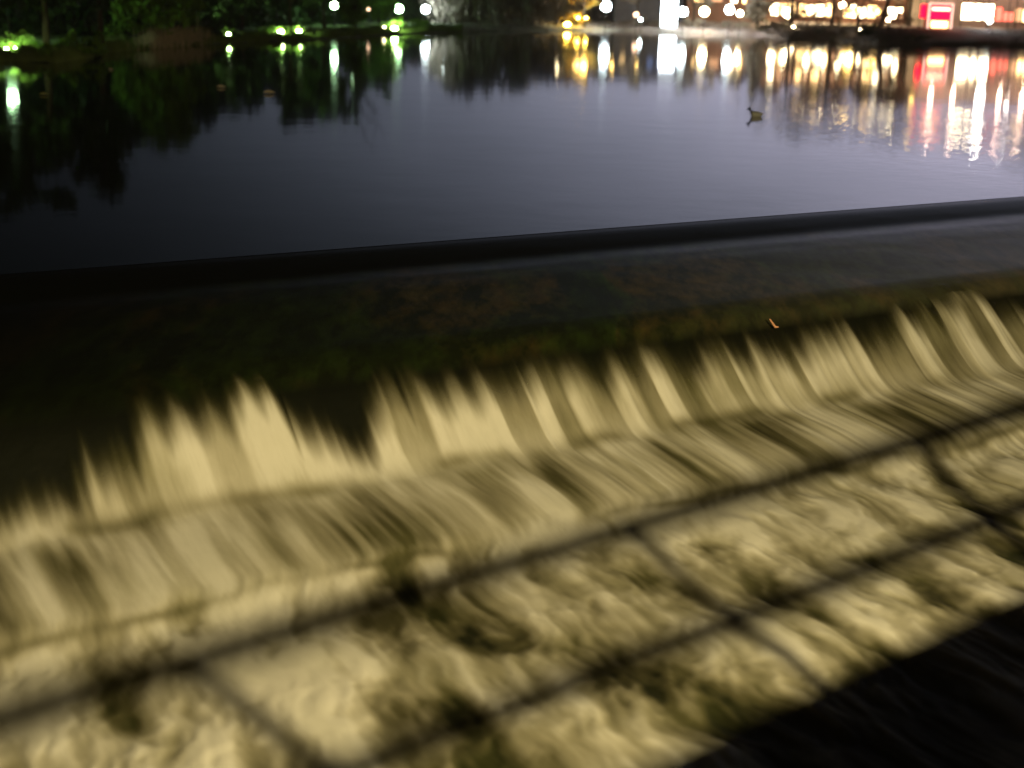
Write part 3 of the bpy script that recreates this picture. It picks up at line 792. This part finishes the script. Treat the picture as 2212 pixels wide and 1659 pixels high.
# red kiosk with lit frame
D = shore_D(2033) + 16; x, y = col_at(2033, D); gz = ground_z(2033, D)
t = thing('red_kiosk', 'red glowing kiosk with pale lit frame left of the yellow windows', 'kiosk', (x, y, gz - .05))
hz = 5.6 - gz
bm = bmesh.new(); box(bm, (0, .9, hz/2), (3.9, 1.6, hz), 0, .04); from_bm('body', bm, M['wall_warm'], t)
bm = bmesh.new(); box(bm, (0, .02, hz*.66), (3.1, .12, hz*.58), 0, .02); from_bm('red_panel', bm, LIGHTS['red'], t)
bm = bmesh.new(); box(bm, (-2.35, .9, hz*.7), (.5, 1.2, hz*.55), 0, .03); from_bm('side_panel', bm, LIGHTS['red'], t)
bm = bmesh.new()
for sx_ in (-1.72, 1.72): box(bm, (sx_, -.02, hz/2), (.22, .2, hz), 0, .02)
box(bm, (0, -.02, hz + .08), (3.66, .2, .2), 0, .02)
from_bm('lit_frame', bm, LIGHTS['pinkframe'], t)
bm = bmesh.new(); box(bm, (0, -.1, hz*.80), (2.6, .06, .4), 0, .02); from_bm('yellow_sign_bar', bm, LIGHTS['dimwarm'], t)
bm = bmesh.new(); box(bm, (0, .02, hz*.18), (2.4, .1, hz*.26), 0, .02); from_bm('counter_window', bm, WIN[0], t)

# floodlight on a mast in front of the hall
def flood(label, px, D, h, w_, kind):
    x, y = col_at(px, D); gz = ground_z(px, D) - .05
    t = thing('floodlight', label, 'floodlight', (x, y, gz), 0)
    hz = h - gz
    bm = bmesh.new(); tube(bm, [(0, 0, 0), (0, 0, hz + .2)], [.12, .07], 8); from_bm('mast', bm, M['post'], t)
    bm = bmesh.new(); box(bm, (0, -.2, hz), (w_ + .2, .3, w_*.6 + .2), 0, .03); from_bm('housing', bm, M['post'], t)
    bm = bmesh.new(); box(bm, (0, -.37, hz), (w_, .06, w_*.6), 0, .02); from_bm('lens', bm, LIGHTS[kind], t)
flood('powerful white floodlight high before the pale hall with a glittering reflection', 2136, 236, 8.8, 1.3, 'flood')
globe_lamp('slim white lamp low at the shore before the pale hall', 2141, None, 222, 'cool', .33, 3.3)
globe_lamp('small golden lamp reflected alone left of the pale hall', 1988, None, 205 + 14, 'gold', .30, 8.9)
flood('warm lamp high at the right edge beside the tall tree', 2196, 238, 10.4, .5, 'flood')
# wall lamps that light the hall's face
for k, px in enumerate((2030, 2078, 2180, 2230)):
    x, y = col_at(px, 243.2)
    t = thing('wall_flood', ['lamp washing the left corner of the pale hall', 'lamp washing the pale hall over the yellow windows', 'lamp washing the pale hall right of the floodlight', 'lamp washing the right part of the pale hall'][k],
              'wall light', (x, y, bank_h(px)*.95 - .05), 0, 'lamps in front of the pale hall')
    bm = bmesh.new(); tube(bm, [(0, 0, 0), (0, 0, 7.0)], [.09, .06], 8); from_bm('pole', bm, M['post'], t)
    bm = bmesh.new(); ball(bm, (0, 0, 7.1), .28, 2); from_bm('bulb', bm, emit('wash_lamp', (1, .62, .45), 130), t, True)

# ------------------------------------------------------------------ haze volume added to stand in for lens veil on the far shore
if HAZE:
    m, bb = mat('haze')
    pv = bb.n('ShaderNodeVolumePrincipled', ins={'Color': (.92, .86, .95, 1), 'Density': HAZE, 'Anisotropy': .45})
    bb.L.new(pv.outputs[0], bb.out.inputs['Volume'])
    bm = bmesh.new(); box(bm, (0, 150, 12.0), (1000, 760, 34.0))
    tag(from_bm('haze', bm, m), 'thin haze added to veil the far shore', None, None, 'stuff')

# ------------------------------------------------------------------ duck, floating leaves
def duck(label, px, py, yaw, s=1.0):
    p = hit(px, py, 0)
    t = thing('duck', label, 'duck', (p[0], p[1], 0), yaw)
    bm = bmesh.new()
    # body profile along x: position, half width, centre z, half height
    prof_ = [(-.25, .012, .085, .01), (-.22, .05, .08, .03), (-.15, .10, .065, .085), (-.05, .125, .065, .11), (.05, .12, .065, .115), (.12, .10, .085, .105),
             (.155, .08, .14, .09), (.17, .066, .19, .075), (.185, .07, .235, .07), (.215, .065, .25, .06), (.245, .034, .24, .034), (.27, .022, .23, .014), (.31, .02, .222, .008)]
    rings = []
    for (x, w_, z, hh_) in prof_:
        rings.append([bm.verts.new((x*s, w_*math.cos(a)*s, (z + hh_*math.sin(a))*s)) for a in [k*math.pi/8 for k in range(16)]])
    for a, c in zip(rings, rings[1:]):
        for k in range(16): bm.faces.new((a[k], a[(k+1) % 16], c[(k+1) % 16], c[k]))
    bm.faces.new(rings[0][::-1]); bm.faces.new(rings[-1])
    bmesh.ops.recalc_face_normals(bm, faces=bm.faces)
    for f in bm.faces:
        c = f.calc_center_median()/s
        f.material_index = 0 if (c.x < .13 and c.x > -.21 and c.z < .162) else 1
    mats = [simple('duck_white', (.93, .92, .88), .7, .08, 20), simple('duck_black', (.02, .022, .03), .5, .2, 20)]
    from_bm('body', bm, mats, t, True)
    bm = bmesh.new()
    for sy in (-1, 1): ball(bm, (.222*s, .048*sy*s, .243*s), .006*s, 1)
    from_bm('eye', bm, simple('duck_eye', (.6, .4, .05), .3, .05, 5), t)
duck('black and white duck floating alone on the open pond', 1632, 252, math.radians(172), 1.4)

def leaf(label, px, py, L, yaw, c):
    p = hit(px, py, 0)
    bm = bmesh.new()
    pts = [(-.5, 0), (-.3, .16), (-.05, .26), (.2, .2), (.5, 0), (.2, -.2), (-.05, -.26), (-.3, -.16)]
    vt = [bm.verts.new((a*L, q*L, .012 + .9*L*q*q*2 + .35*L*a*a + .16*L*(q > 0))) for a, q in pts]
    cc = bm.verts.new((0, 0, .008))
    for k in range(8): bm.faces.new((cc, vt[k], vt[(k+1) % 8]))
    r = bmesh.ops.extrude_face_region(bm, geom=bm.faces[:])
    for v in [g_ for g_ in r['geom'] if isinstance(g_, bmesh.types.BMVert)]: v.co.z += .006
    o = from_bm('floating_leaf', bm, c)
    o.location = (p[0], p[1], .0); o.rotation_euler = (0, 0, yaw)
    tag(o, label, 'leaf', 'pale leaves floating on the pond')
ml = simple('pale_leaf', (.9, .78, .6), .6, .1, 5); mg = simple('dull_leaf', (.35, .36, .14), .6, .1, 5)
leaf('roundish pale leaf floating in the dark tree reflection', 478, 190, .48, .2, ml)
leaf('slanted pale leaf floating right of the roundish pale leaf', 582, 203, .6, .35, ml)
leaf('dull greenish leaf floating near the left lamp reflection', 95, 206, .42, .3, mg)
leaf('small pale leaf floating before the dry reeds', 240, 151, .32, .6, ml)
leaf('small pinkish leaf at the waterline left of the reeds', 160, 128, .32, .1, ml)

# orange twig caught on the weir lip
u_, v__ = on_profile(1670, 716)
x, y = to_world(u_, v__)
bm = bmesh.new()
zt = float(prof(v__)) + .11
tube(bm, [(-.07, .05, .10), (-.01, .01, .02), (.03, -.02, -.03), (.09, -.01, -.03)], [.012, .020, .023, .010], 6)
o = from_bm('twig', bm, simple('orange_twig', (.85, .40, .22), .6, .15, 9))
o.location = (x, y, zt); o.rotation_euler = (0, 0, 0)
tag(o, 'small orange twig caught on the dark lip of the weir', 'twig')
